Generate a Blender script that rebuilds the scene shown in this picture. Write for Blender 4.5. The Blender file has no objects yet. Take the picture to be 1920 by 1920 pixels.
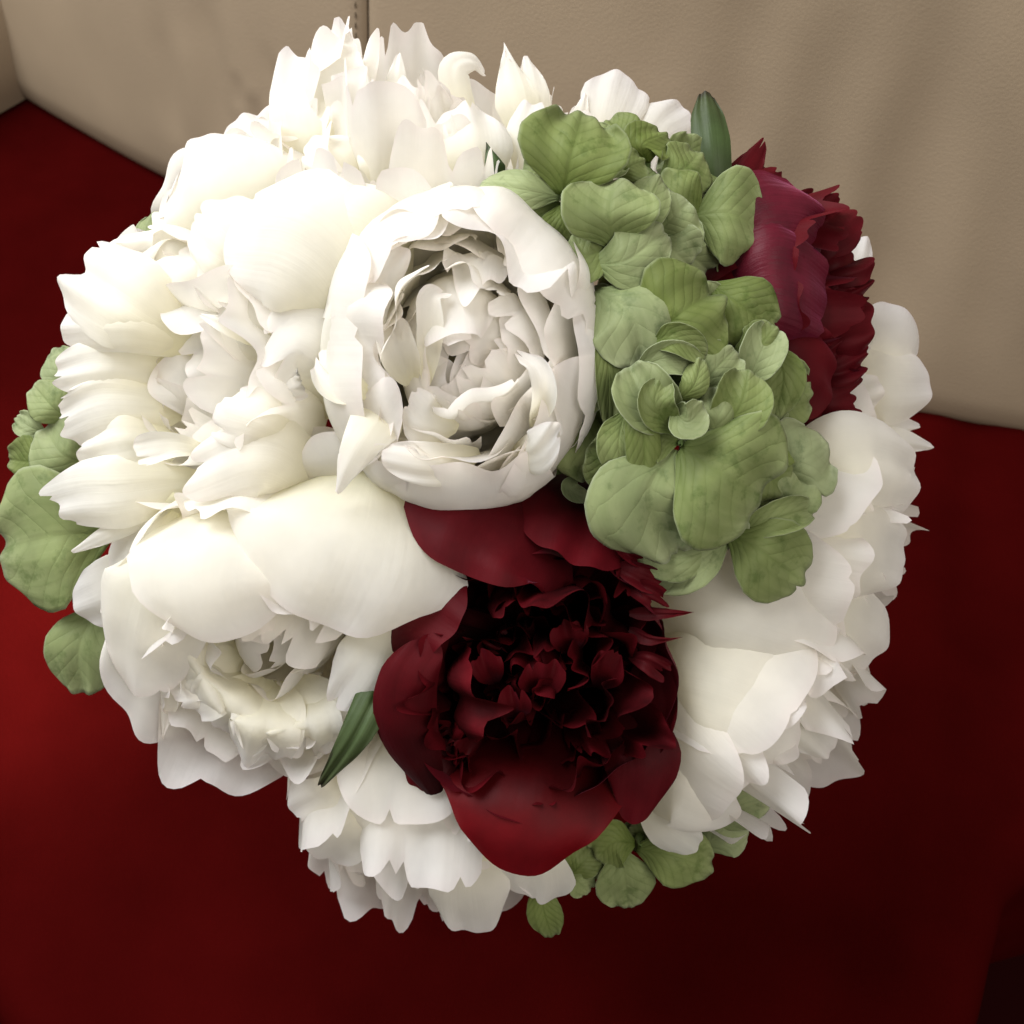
import bpy, math, random
import numpy as np
from mathutils import Vector, Matrix

# ------------------------------------------------------------------ camera, world, lamps, exposure
sc = bpy.context.scene
col = sc.collection
PITCH = math.radians(52)            # camera looks down at the sofa seat
S = 0.0002                          # metres per photograph pixel at the bouquet's rim
D0 = 960 * S / math.tan(math.radians(23))
TGT = Vector((0, 0, 0.225))
FWD = Vector((0, math.cos(PITCH), -math.sin(PITCH)))
RGT = Vector((1, 0, 0))
UPV = Vector((0, math.sin(PITCH), math.cos(PITCH)))
CAM = TGT - FWD * D0
cd = bpy.data.cameras.new('camera')
cam = bpy.data.objects.new('camera', cd)
col.objects.link(cam)
cam.location = CAM
cam.rotation_euler = (math.pi / 2 - PITCH, 0, 0)
cd.lens = 4.2
cd.sensor_width = 2 * 4.2 * math.tan(math.radians(23))
cd.clip_start = 0.01
cd.clip_end = 50
cd.dof.use_dof = True
cd.dof.focus_distance = D0 - 360 * S
cd.dof.aperture_fstop = 2.4
sc.camera = cam

wd = bpy.data.worlds.new('World')
sc.world = wd
wd.use_nodes = True
bg = wd.node_tree.nodes['Background']
bg.inputs[0].default_value = (1.0, 0.975, 0.94, 1)
bg.inputs[1].default_value = 0.30


def lamp(name, loc, target, size, power, colour):
    l = bpy.data.lights.new(name, 'AREA')
    l.shape = 'SQUARE'
    l.size = size
    l.energy = power
    l.color = colour
    o = bpy.data.objects.new(name, l)
    col.objects.link(o)
    o.location = loc
    d = Vector(target) - Vector(loc)
    o.rotation_euler = d.to_track_quat('-Z', 'Y').to_euler()
    return o


lamp('window_light', (-0.62, 0.25, 1.2), (0, 0.0, 0.22), 0.9, 20.5, (0.97, 0.98, 1.0))
lamp('fill_light', (0.75, -1.0, 1.45), (0.05, 0.05, 0.1), 1.0, 11.5, (1.0, 0.925, 0.86))  # unseen fill lamp, added to brighten the bouquet's lower right

sl = bpy.data.lights.new('side_window_light', 'SPOT')
sl.energy = 200.0
sl.color = (1.0, .93, .85)
sl.spot_size = math.radians(15)
sl.spot_blend = 1.0
sl.shadow_soft_size = .06
slo = bpy.data.objects.new('side_window_light', sl)
col.objects.link(slo)
slo.location = (-1.0, -.45, .75)
slo.rotation_euler = (Vector((-.33, .08, 0)) - slo.location).to_track_quat('-Z', 'Y').to_euler()
sc.cycles.max_bounces = 13
sc.cycles.diffuse_bounces = 11
sc.cycles.transmission_bounces = 6

vs = sc.view_settings
vs.view_transform = 'Standard'
vs.look = 'None'
vs.exposure = 0.36
vs.gamma = 1
vs.use_curve_mapping = False


# ------------------------------------------------------------------ geometry helpers
def at(x, y, h=0.0):
    """photograph pixel and height h (in pixel units) above the bouquet's rim plane -> world point"""
    d = D0 - h * S
    k = d / D0 * S
    return CAM + FWD * d + RGT * ((x - 960) * k) - UPV * ((y - 960) * k)


def cdir(v):
    """direction given as (right, down, toward viewer) -> world unit vector"""
    w = RGT * v[0] - UPV * v[1] - FWD * v[2]
    return w.normalized()


def spline(pts, n=60):
    p = np.array(pts, float)
    if len(p) == 2:
        t = np.linspace(0, 1, n)[:, None]
        q = p[0] * (1 - t) + p[1] * t
    else:
        e = np.vstack([2 * p[0] - p[1], p, 2 * p[-1] - p[-2]])
        out = []
        m = max(4, n // (len(p) - 1))
        for i in range(len(p) - 1):
            a, b, c, d = e[i:i + 4]
            t = np.linspace(0, 1, m, endpoint=(i == len(p) - 2))[:, None]
            out.append(0.5 * (2 * b + (c - a) * t + (2 * a - 5 * b + 4 * c - d) * t * t + (3 * b - a - 3 * c + d) * t ** 3))
        q = np.vstack(out)
    L = np.r_[0, np.cumsum(np.linalg.norm(np.diff(q, axis=0), axis=1))]
    return q, L


WPROF = {
    'guard': ([0, .15, .35, .6, .8, 1], [.28, .55, .82, 1, 1, .9]),
    'broad': ([0, .15, .35, .6, .8, 1], [.72, .86, .96, 1, .99, .9]),
    'fringe': ([0, .3, .6, .85, 1], [.22, .5, .8, 1, .96]),
    'round': ([0, .12, .3, .5, .7, .88, 1], [.14, .38, .78, .98, 1, .86, .62]),
    'lance': ([0, .2, .45, .7, .88, 1], [.35, .8, 1, .75, .4, .06]),
    'strap': ([0, .2, .6, .85, 1], [.7, .9, 1, .85, .45]),
}


def tipshape(u, o, rng):
    """relative petal length across its width"""
    L = 1 - o.get('a', .22) * np.abs(u) ** o.get('p', 2.6)
    nt, d = o.get('teeth', (0, 0))
    if nt:
        g = np.zeros_like(u)
        for k in range(4):                       # soft lobes
            g += rng.normal() * np.sin(u * nt * (.45 + .42 * k) + rng.uniform(0, 6.28)) / (1 + .5 * k)
        L = L + d * .38 * g
        for k in range(rng.integers(nt // 4, nt // 2 + 2) if not o.get('tears') else o['tears']):      # a few narrow tears
            c, wd_ = rng.uniform(-.95, .95), rng.uniform(.025, .085)
            L = L - d * rng.uniform(.3, 1.5) * np.exp(-np.abs((u - c) / wd_) ** 1.5)
    if 'tip' in o:
        tp = np.array(o['tip'], float)
        L = np.interp(u, tp[:, 0], tp[:, 1])
    if 'scallop' in o:
        ns, ds = o['scallop']
        ph = u * ns * 1.57 + rng.uniform(0, 6) + .5 * np.sin(3 * u + rng.uniform(0, 6))
        am = .55 + .45 * np.sin(u * 2.3 + rng.uniform(0, 6))
        L = L + ds * (np.abs(np.sin(ph)) ** .7 - 1) * am + ds * .5 * np.sin(u * 3 + rng.uniform(0, 6))
    nb = o.get('notch', 0)
    if nb:
        L = L - nb * np.exp(-((u - o.get('notch_u', 0)) / .12) ** 2)
    return L


def finish(name, V, nu, nv, mat, parent, uv=True, thick=0):
    """V: (nv,nu,3) grid in parent space -> mesh object"""
    verts = V.reshape(-1, 3)
    idx = np.arange(nu * nv).reshape(nv, nu)
    f = np.stack([idx[:-1, :-1], idx[:-1, 1:], idx[1:, 1:], idx[1:, :-1]], -1).reshape(-1, 4)
    me = bpy.data.meshes.new(name)
    me.vertices.add(len(verts))
    me.vertices.foreach_set('co', verts.astype(np.float32).ravel())
    me.loops.add(f.size)
    me.loops.foreach_set('vertex_index', f.astype(np.int32).ravel())
    me.polygons.add(len(f))
    me.polygons.foreach_set('loop_start', np.arange(0, f.size, 4, dtype=np.int32))
    me.polygons.foreach_set('loop_total', np.full(len(f), 4, np.int32))
    me.polygons.foreach_set('use_smooth', np.ones(len(f), bool))
    ul = me.uv_layers.new(name='UVMap')
    uu, vv = np.meshgrid(np.linspace(0, 1, nu), np.linspace(0, 1, nv))
    U = np.stack([uu.ravel(), vv.ravel()], -1)[f.ravel()]
    ul.data.foreach_set('uv', U.astype(np.float32).ravel())
    me.materials.append(mat)
    me.update()
    me.validate()
    o = bpy.data.objects.new(name, me)
    col.objects.link(o)
    if parent is not None:
        o.parent = parent
    if thick:
        m = o.modifiers.new('thickness', 'SOLIDIFY')
        m.thickness = thick
        m.offset = 0
    return o


def nuv(o):
    nt = o.get('teeth', (0, 0))[0]
    nu = max(o.get('nu', 15), 5 * nt + 1, 9 * o.get('scallop', (0, 0))[0] + 1, 41 if 'tip' in o else 0)
    return nu, o.get('nv', 15)


def revolve_petal(R, prof, phi, hw, o, rng, M=None):
    """petal that wraps round the flower's axis; prof in units of R, returns grid in flower space"""
    nu, nv = nuv(o)
    u = np.linspace(-1, 1, nu)
    v = np.linspace(0, 1, nv)
    q, L = spline([(a * R, b * R) for a, b in prof])
    Lt = tipshape(u, o, rng)
    s = np.clip(v[:, None] * Lt[None, :] * o.get('len', 1), 0, 1.2) * L[-1]
    sc_ = np.minimum(s, L[-1])
    r = np.interp(sc_, L, q[:, 0])
    z = np.interp(sc_, L, q[:, 1])
    tg = np.gradient(q, axis=0)
    tg /= np.linalg.norm(tg, axis=1)[:, None] + 1e-9
    tr = np.interp(sc_, L, tg[:, 0])
    tz = np.interp(sc_, L, tg[:, 1])
    ex = s - sc_
    r = r + tr * ex
    z = z + tz * ex
    w = np.interp(v, *WPROF[o.get('w', 'guard')])[:, None] * hw * R
    t = u[None, :] * w
    vv = v[:, None] * np.ones_like(u)[None, :]
    uu = u[None, :] * np.ones_like(v)[:, None]
    A = o.get('ruf', .05) * hw * R
    fr = o.get('freq', 2.2)
    p1, p2, p3 = rng.uniform(0, 6.28, 3)
    disp = A * vv ** 2 * (np.sin(fr * 3.14 * uu + p1) + .6 * np.sin(fr * 1.7 * 3.14 * uu + p2) * vv)
    disp += .35 * A * np.sin(2.3 * uu + 4 * vv + p3) * vv
    disp += o.get('curl', 0) * hw * R * np.clip(vv - .72, 0, 1) ** 2 * 12
    q1, q2, q3 = rng.uniform(0, 6.28, 3)
    disp += .011 * hw * R * (np.sin(8 * uu + 5 * vv + q1) * np.sin(6 * vv - 3 * uu + q2) + .7 * np.sin(13 * uu * (1 - .3 * vv) + q3) * vv)
    # centre crease
    disp += o.get('crease', 0) * hw * R * np.exp(-(uu / .18) ** 2) * vv
    nr, nz = tz, -tr
    k = o.get('wrap', 1.0)
    Rw = np.maximum(r, .22 * R) * k
    th = t / Rw
    rr = Rw + nr * disp
    x = r - Rw + rr * np.cos(th)
    y = rr * np.sin(th)
    z = z + nz * disp
    V = np.stack([x, y, z], -1)
    tl = o.get('tilt', (0, 0, 0))
    if any(tl):
        E = np.array(Matrix.Rotation(tl[1], 3, 'Y') @ Matrix.Rotation(tl[0], 3, 'X'))
        V = V @ E.T
        V[..., 0] += tl[2] * R
    c, sn = math.cos(phi), math.sin(phi)
    Rz = np.array([[c, -sn, 0], [sn, c, 0], [0, 0, 1]])
    return V @ Rz.T, nu, nv


def free_petal(pts, hw, o, rng):
    """petal along a spine of (x, y, h) points; hw half width in pixels; returns world grid"""
    nu, nv = nuv(o)
    u = np.linspace(-1, 1, nu)
    v = np.linspace(0, 1, nv)
    q, L = spline([tuple(at(*p)) for p in pts])
    Lt = tipshape(u, o, rng)
    s = v[:, None] * Lt[None, :] * L[-1]
    sc_ = np.minimum(s, L[-1])
    P = np.stack([np.interp(sc_, L, q[:, i]) for i in range(3)], -1)
    tg = np.gradient(q, axis=0)
    tg /= np.linalg.norm(tg, axis=1)[:, None] + 1e-9
    T = np.stack([np.interp(sc_, L, tg[:, i]) for i in range(3)], -1)
    P = P + T * (s - sc_)[..., None]
    F = np.array(cdir(o.get('face', (0, 0, 1))))
    chord = q[-1] - q[0]
    chord /= np.linalg.norm(chord) + 1e-9
    Tb = T * .6 + chord * .4
    Lat = np.cross(Tb, F)
    Lat /= np.linalg.norm(Lat, axis=-1)[..., None] + 1e-9
    N = np.cross(Lat, T)
    N /= np.linalg.norm(N, axis=-1)[..., None] + 1e-9
    hwm = hw * S
    w = np.interp(v, *WPROF[o.get('w', 'round')])[:, None] * hwm
    uu = u[None, :] * np.ones_like(v)[:, None]
    vv = v[:, None] * np.ones_like(u)[None, :]
    p1, p2, p3 = rng.uniform(0, 6.28, 3)
    A = o.get('ruf', .05) * hwm
    fr = o.get('freq', 2.0)
    disp = A * vv ** 2 * (np.sin(fr * 3.14 * uu + p1) + .6 * np.sin(fr * 1.7 * 3.14 * uu + p2) * vv)
    disp += .35 * A * np.sin(2.3 * uu + 4 * vv + p3) * vv
    disp += o.get('curl', 0) * hwm * np.clip(vv - .7, 0, 1) ** 2 * 12
    cup = o.get('cup', .25) * o.get('cupscale', 1)
    sgn = 1 if cup >= 0 else -1
    # a circular cross-section: edges bend by angle
    ang = uu * max(abs(cup), 1e-3) * 2
    Rc = w / (max(abs(cup), 1e-3) * 2)
    lat = Rc * np.sin(ang)
    up = Rc * (1 - np.cos(ang)) * sgn
    if o.get('wrinkle', .009):
        q1, q2, q3 = rng.uniform(0, 6.28, 3)
        disp = disp + o.get('wrinkle', .009) * hwm * (np.sin(9 * uu + 5 * vv + q1) * np.sin(7 * vv - 3 * uu + q2) + .7 * np.sin(15 * uu * (1 - .3 * vv) + q3) * vv)
    disp = disp + up + o.get('crease', 0) * hwm * np.exp(-(uu / .15) ** 2) * vv
    return P + Lat * lat[..., None] + N * disp[..., None], nu, nv


# ------------------------------------------------------------------ materials
def new_mat(name):
    m = bpy.data.materials.new(name)
    m.use_nodes = True
    nt = m.node_tree
    nt.nodes.clear()
    return m, nt, nt.nodes, nt.links


def ramp(n, fac, stops, links):
    r = n.new('ShaderNodeValToRGB')
    e = r.color_ramp.elements
    while len(e) < len(stops):
        e.new(0.5)
    for el, (p, c) in zip(e, stops):
        el.position = p
        el.color = (*c, 1)
    links.new(fac, r.inputs[0])
    return r


def petal_mat(name, stops, trans, rough, spec, vein=14, bump=.25, mottle=.06, transcol=None, sheen=0, edge=None, spots=None, coat=0):
    m, nt, n, l = new_mat(name)
    out = n.new('ShaderNodeOutputMaterial')
    tc = n.new('ShaderNodeTexCoord')
    sep = n.new('ShaderNodeSeparateXYZ')
    l.new(tc.outputs['UV'], sep.inputs[0])
    oi = n.new('ShaderNodeObjectInfo')
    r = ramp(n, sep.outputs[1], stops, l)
    # soft mottling, different on every petal
    add = n.new('ShaderNodeVectorMath')
    add.operation = 'ADD'
    l.new(tc.outputs['Object'], add.inputs[0])
    cmb = n.new('ShaderNodeCombineXYZ')
    l.new(oi.outputs['Random'], cmb.inputs[0])
    l.new(oi.outputs['Random'], cmb.inputs[2])
    l.new(cmb.outputs[0], add.inputs[1])
    no = n.new('ShaderNodeTexNoise')
    no.inputs['Scale'].default_value = 70
    no.inputs['Detail'].default_value = 5
    l.new(add.outputs[0], no.inputs['Vector'])
    hsv = n.new('ShaderNodeHueSaturation')
    mr = n.new('ShaderNodeMapRange')
    mr.inputs['From Min'].default_value = .3
    mr.inputs['From Max'].default_value = .7
    mr.inputs['To Min'].default_value = 1 - mottle * 2
    mr.inputs['To Max'].default_value = 1 + mottle
    l.new(no.outputs[0], mr.inputs[0])
    l.new(mr.outputs[0], hsv.inputs['Value'])
    l.new(r.outputs[0], hsv.inputs['Color'])
    c = hsv.outputs[0]
    # veins that fan out from the petal's base
    wv = n.new('ShaderNodeTexNoise')
    mp = n.new('ShaderNodeMapping')
    mp.inputs['Scale'].default_value = (vein, 1.2, 1)
    l.new(tc.outputs['UV'], mp.inputs[0])
    add2 = n.new('ShaderNodeVectorMath')
    add2.operation = 'ADD'
    sc10 = n.new('ShaderNodeVectorMath')
    sc10.operation = 'SCALE'
    sc10.inputs['Scale'].default_value = 40
    l.new(cmb.outputs[0], sc10.inputs[0])
    l.new(mp.outputs[0], add2.inputs[0])
    l.new(sc10.outputs[0], add2.inputs[1])
    l.new(add2.outputs[0], wv.inputs['Vector'])
    wv.inputs['Scale'].default_value = 1.0
    wv.inputs['Detail'].default_value = 4
    wv.inputs['Distortion'].default_value = .3
    if edge:
        # paler rim
        ab = n.new('ShaderNodeMath'); ab.operation = 'SUBTRACT'; ab.inputs[1].default_value = .5
        l.new(sep.outputs[0], ab.inputs[0])
        a2 = n.new('ShaderNodeMath'); a2.operation = 'ABSOLUTE'; l.new(ab.outputs[0], a2.inputs[0])
        a3 = n.new('ShaderNodeMath'); a3.operation = 'MULTIPLY'; a3.inputs[1].default_value = 2; l.new(a2.outputs[0], a3.inputs[0])
        mx = n.new('ShaderNodeMath'); mx.operation = 'MAXIMUM'
        l.new(a3.outputs[0], mx.inputs[0]); l.new(sep.outputs[1], mx.inputs[1])
        er = ramp(n, mx.outputs[0], [(.955, (0, 0, 0)), (1, (1, 1, 1))], l)
        mix = n.new('ShaderNodeMix'); mix.data_type = 'RGBA'
        l.new(er.outputs[0], mix.inputs['Factor']); l.new(c, mix.inputs['A']); mix.inputs['B'].default_value = (*edge, 1)
        c = mix.outputs['Result']
    if spots:
        vr = ramp(n, wv.outputs[0], [(.42, (0, 0, 0)), (.62, (1, 1, 1))], l)
        mixv = n.new('ShaderNodeMix'); mixv.data_type = 'RGBA'
        sclv = n.new('ShaderNodeMath'); sclv.operation = 'MULTIPLY'; sclv.inputs[1].default_value = .22
        l.new(vr.outputs[0], sclv.inputs[0])
        l.new(sclv.outputs[0], mixv.inputs['Factor']); l.new(c, mixv.inputs['A']); mixv.inputs['B'].default_value = (*spots, 1)
        n2 = n.new('ShaderNodeTexNoise'); n2.inputs['Scale'].default_value = 120; n2.inputs['Detail'].default_value = 6
        n2.inputs['Roughness'].default_value = .65
        l.new(add.outputs[0], n2.inputs['Vector'])
        sr = ramp(n, n2.outputs[0], [(.55, (0, 0, 0)), (.68, (1, 1, 1))], l)
        mix2 = n.new('ShaderNodeMix'); mix2.data_type = 'RGBA'
        sm = n.new('ShaderNodeMath'); sm.operation = 'MULTIPLY'; sm.inputs[1].default_value = .6
        l.new(sr.outputs[0], sm.inputs[0])
        l.new(sm.outputs[0], mix2.inputs['Factor']); l.new(mixv.outputs['Result'], mix2.inputs['A'])
        mix2.inputs['B'].default_value = (spots[0] * .7, spots[1] * .75, spots[2] * .7, 1)
        # some sepals greener, some greyer
        h2 = n.new('ShaderNodeHueSaturation')
        m4 = n.new('ShaderNodeMapRange'); m4.inputs['To Min'].default_value = .75; m4.inputs['To Max'].default_value = 1.15
        l.new(oi.outputs['Random'], m4.inputs[0])
        l.new(m4.outputs[0], h2.inputs['Saturation']); l.new(mix2.outputs['Result'], h2.inputs['Color'])
        m5 = n.new('ShaderNodeMapRange'); m5.inputs['To Min'].default_value = 1.15; m5.inputs['To Max'].default_value = .62
        l.new(oi.outputs['Random'], m5.inputs[0]); l.new(m5.outputs[0], h2.inputs['Value'])
        c = h2.outputs[0]
    cr = n.new('ShaderNodeTexNoise'); cr.inputs['Scale'].default_value = 160; cr.inputs['Detail'].default_value = 4
    l.new(add.outputs[0], cr.inputs['Vector'])
    ca = n.new('ShaderNodeMath'); ca.operation = 'MULTIPLY_ADD'; ca.inputs[1].default_value = .8
    l.new(cr.outputs[0], ca.inputs[0]); l.new(wv.outputs[0], ca.inputs[2])
    hgt = ca.outputs[0]
    if spots:
        def mth(op, a_, b_=None):
            q = n.new('ShaderNodeMath'); q.operation = op
            for i_, x_ in enumerate((a_, b_)):
                if x_ is None:
                    continue
                if isinstance(x_, (int, float)):
                    q.inputs[i_].default_value = x_
                else:
                    l.new(x_, q.inputs[i_])
            return q.outputs[0]
        side = mth('ABSOLUTE', mth('SUBTRACT', sep.outputs[0], .5))
        wob = mth('MULTIPLY', no.outputs[0], .10)
        t_ = mth('ADD', mth('SUBTRACT', sep.outputs[1], mth('MULTIPLY', side, .95)), wob)
        ridge = mth('POWER', mth('ABSOLUTE', mth('SINE', mth('MULTIPLY', t_, mth('ADD', mth('MULTIPLY', oi.outputs['Random'], 9), 14)))), .35)
        mid = mth('MINIMUM', mth('MULTIPLY', mth('ADD', side, mth('MULTIPLY', wob, .1)), 22), 1)
        vn = mth('MULTIPLY', ridge, mid)
        hgt = mth('ADD', mth('MULTIPLY', wv.outputs[0], .5), mth('MULTIPLY', vn, .55))
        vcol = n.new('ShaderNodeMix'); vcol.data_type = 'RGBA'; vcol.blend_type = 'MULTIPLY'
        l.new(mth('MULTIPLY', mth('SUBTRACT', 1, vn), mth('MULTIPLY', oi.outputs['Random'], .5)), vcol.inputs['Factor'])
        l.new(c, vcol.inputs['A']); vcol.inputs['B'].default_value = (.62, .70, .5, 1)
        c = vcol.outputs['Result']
    bp = n.new('ShaderNodeBump')
    bp.inputs['Strength'].default_value = bump
    bp.inputs['Distance'].default_value = .0015
    l.new(hgt, bp.inputs['Height'])
    b = n.new('ShaderNodeBsdfPrincipled')
    b.inputs['Roughness'].default_value = rough
    b.inputs['Specular IOR Level'].default_value = spec
    if sheen:
        b.inputs['Sheen Weight'].default_value = sheen[0]
        b.inputs['Sheen Roughness'].default_value = .35
        b.inputs['Sheen Tint'].default_value = (*sheen[1], 1)
    l.new(c, b.inputs['Base Color'])
    l.new(bp.outputs[0], b.inputs['Normal'])
    tr = n.new('ShaderNodeBsdfTranslucent')
    if transcol:
        mt = n.new('ShaderNodeMix'); mt.data_type = 'RGBA'; mt.blend_type = 'MULTIPLY'; mt.inputs['Factor'].default_value = 1
        l.new(c, mt.inputs['A']); mt.inputs['B'].default_value = (*transcol, 1)
        l.new(mt.outputs['Result'], tr.inputs[0])
    else:
        l.new(c, tr.inputs[0])
    ms = n.new('ShaderNodeMixShader')
    ms.inputs[0].default_value = trans
    l.new(b.outputs[0], ms.inputs[1])
    l.new(tr.outputs[0], ms.inputs[2])
    l.new(ms.outputs[0], out.inputs[0])
    return m


WHITE = petal_mat('white_petal', [(0, (.86, .84, .63)), (.25, (.89, .87, .74)), (.55, (.92, .905, .83)), (.94, (.925, .91, .885)), (1, (.925, .885, .87))],
                  .58, .6, .10, vein=26, bump=.17, mottle=.03, transcol=(1.0, .985, .93))
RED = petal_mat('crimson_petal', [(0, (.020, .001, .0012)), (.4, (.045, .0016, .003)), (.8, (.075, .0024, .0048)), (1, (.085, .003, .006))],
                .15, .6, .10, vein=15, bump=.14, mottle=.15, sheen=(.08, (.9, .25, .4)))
REDHEART_SHADE = petal_mat('shaded_maroon_petal', [(0, (.006, .0004, .0005)), (.55, (.014, .0007, .0009)), (.85, (.045, .0016, .003)), (1, (.09, .003, .006))],
                     .12, .6, .10, vein=15, bump=.14, mottle=.35)  # deep maroon, with the heart's shade painted in as near-black lower petals
REDLIP = petal_mat('bright_crimson_petal', [(0, (.02, .0008, .001)), (.45, (.06, .0014, .0025)), (1, (.125, .002, .0045))],
                   .15, .55, .12, vein=15, bump=.1, mottle=.15)
REDGLOSS = petal_mat('crimson_petal_back', [(0, (.03, .001, .003)), (.4, (.085, .003, .011)), (1, (.12, .005, .017))],
                     .12, .5, .22, vein=30, bump=.35, mottle=.2, sheen=(.4, (.95, .3, .55)))
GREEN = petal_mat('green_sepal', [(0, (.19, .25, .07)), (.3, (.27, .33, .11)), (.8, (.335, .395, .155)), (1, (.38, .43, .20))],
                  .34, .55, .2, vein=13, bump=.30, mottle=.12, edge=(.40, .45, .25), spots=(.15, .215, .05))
LEAF = petal_mat('leaf_green', [(0, (.05, .075, .02)), (.6, (.05, .08, .024)), (.93, (.045, .06, .022)), (1, (.025, .02, .012))],
                 .12, .5, .25, vein=8, bump=.15, mottle=.15)
STEM = petal_mat('stem_green', [(0, (.10, .15, .05)), (1, (.13, .2, .06))], .0, .5, .4, bump=.1)


# ------------------------------------------------------------------ bouquet parts
BIND = Vector((0.0, 0.03, 0.085))
GID = [0]


def tube(name, pts, rads, mat, parent, inv, seg=8):
    q, L = spline([tuple(p) for p in pts], 24)
    rr = np.interp(L / L[-1], np.linspace(0, 1, len(rads)), rads)
    tg = np.gradient(q, axis=0)
    tg /= np.linalg.norm(tg, axis=1)[:, None]
    ref = np.array([.3, .9, .2])
    A = np.cross(tg, ref); A /= np.linalg.norm(A, axis=1)[:, None]
    B = np.cross(tg, A)
    th = np.linspace(0, 2 * np.pi, seg + 1)
    V = q[:, None, :] + rr[:, None, None] * (A[:, None, :] * np.cos(th)[None, :, None] + B[:, None, :] * np.sin(th)[None, :, None])
    V = tolocal(V, inv)
    return finish(name, V, seg + 1, len(q), mat, parent)


def tolocal(V, inv):
    A = np.array(inv)
    return V @ A[:3, :3].T + A[:3, 3]


def thing(name, label, cat, group, ctr, axis, roll_ref=(0, -1, 0), stretch=1.0):
    """Empty at the flower head; z axis = facing direction"""
    z = cdir(axis)
    x = cdir(roll_ref)
    x = (x - z * x.dot(z)).normalized()
    y = z.cross(x)
    M = Matrix((x, y, z)).transposed().to_4x4()
    M.translation = at(*ctr)
    M = M @ Matrix.Diagonal((stretch, 1, 1, 1))
    o = bpy.data.objects.new(name, None)
    o.empty_display_size = .01
    col.objects.link(o)
    o.matrix_world = M
    o['label'] = label
    o['category'] = cat
    if group:
        o['group'] = group
    return o, M.inverted(), M


def stem(root, M, inv, length=.03, rad=.0028):
    GID[0] += 1
    a = M.translation
    z = M.to_3x3().col[2]
    j = GID[0] * 2.4
    off = Vector((math.cos(j), math.sin(j), 0)) * .009
    b = BIND + off
    d = (b - a); d.z = 0
    foot = Vector((b.x + d.x * .22, b.y + d.y * .22, .004))
    start = a - z * .012
    p1 = start * .55 + b * .45 - z * .012
    tube('stem', [start, p1, b, foot], [rad, rad, rad * .9, rad * .9], STEM, root, inv)


def add_layers(root, Rpx, layers, mat, rng, seed_phi=0.0):
    R = Rpx * S
    for ly in layers:
        n = ly['n']
        mat_ = ly.get('mat', mat)
        for i in range(n):
            phi = ly.get('phi0', seed_phi) + 2 * math.pi * i / n * ly.get('arc', 1.0) + rng.uniform(-1, 1) * ly.get('jphi', .12)
            o = dict(ly.get('o', {}))
            jt = ly.get('jt', .06)
            o['tilt'] = (rng.uniform(-1, 1) * jt, rng.uniform(-1, 1) * jt, rng.uniform(-1, 1) * ly.get('jr', .03))
            js = ly.get('js', .08)
            pr = [(a * (1 + rng.uniform(-js, js) * .6), b + rng.uniform(-js, js) * .5) for a, b in ly['prof']]
            hw = ly['hw'] * (1 + rng.uniform(-js, js) * 1.8)
            o['len'] = 1 + rng.uniform(-1, .7) * ly.get('jl', .1)
            o['wrap'] = o.get('wrap', 1.0) * rng.uniform(.85, 1.35)
            V, nu, nv = revolve_petal(R, pr, phi, hw, o, rng)
            finish('petal', V, nu, nv, mat_, root)


def fpetal(root, inv, pts, hw, rng, mat, name='petal', thick=0, **o):
    V, nu, nv = free_petal(pts, hw, o, rng)
    return finish(name, tolocal(V, inv), nu, nv, mat, root, thick=thick)


# ------------------------------------------------------------------ the setting: sofa and floor
def leather(name, base, grain, rough, spec, var=.08):
    m, nt, n, l = new_mat(name)
    out = n.new('ShaderNodeOutputMaterial')
    tc = n.new('ShaderNodeTexCoord')
    b = n.new('ShaderNodeBsdfPrincipled')
    no = n.new('ShaderNodeTexNoise'); no.inputs['Scale'].default_value = 9; no.inputs['Detail'].default_value = 6
    l.new(tc.outputs['Object'], no.inputs['Vector'])
    r = ramp(n, no.outputs[0], [(.3, tuple(c * (1 - var) for c in base)), (.7, tuple(c * (1 + var) for c in base))], l)
    l.new(r.outputs[0], b.inputs['Base Color'])
    vo = n.new('ShaderNodeTexVoronoi'); vo.inputs['Scale'].default_value = grain
    l.new(tc.outputs['Object'], vo.inputs['Vector'])
    n2 = n.new('ShaderNodeTexNoise'); n2.inputs['Scale'].default_value = grain * 1.7; n2.inputs['Detail'].default_value = 3
    l.new(tc.outputs['Object'], n2.inputs['Vector'])
    ad = n.new('ShaderNodeMath'); ad.operation = 'ADD'
    l.new(vo.outputs[0], ad.inputs[0]); l.new(n2.outputs[0], ad.inputs[1])
    bp = n.new('ShaderNodeBump'); bp.inputs['Strength'].default_value = .16; bp.inputs['Distance'].default_value = .0006
    l.new(ad.outputs[0], bp.inputs['Height'])
    l.new(bp.outputs[0], b.inputs['Normal'])
    b.inputs['Roughness'].default_value = rough
    b.inputs['Specular IOR Level'].default_value = spec
    l.new(b.outputs[0], out.inputs[0])
    return m


BEIGE = leather('beige_leather', (.30, .231, .155), 600, .6, .15, .07)
SEATRED = leather('dark_red_leather', (.034, .0014, .0013), 420, .8, 0.0, .25)
SEAMDARK = leather('dark_thread', (.07, .05, .032), 900, .8, .1)
FLOOR = leather('dark_floor', (.016, .0025, .0025), 60, .8, 0.0)


def ground(x, y, z=0.0):
    d = at(x, y) - CAM
    k = (z - CAM.z) / d.z
    return CAM + d * k


sofa = bpy.data.objects.new('sofa', None)
col.objects.link(sofa)
sofa['label'] = 'leather sofa with beige stitched back cushions and a dark red seat under the bouquet'
sofa['category'] = 'sofa'
sofa.location = (0, .1, 0)
SINV = Matrix.Translation((0, -.1, 0))


def sfin(name, V, nu, nv, mat):
    return finish(name, tolocal(V, SINV), nu, nv, mat, sofa)


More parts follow.
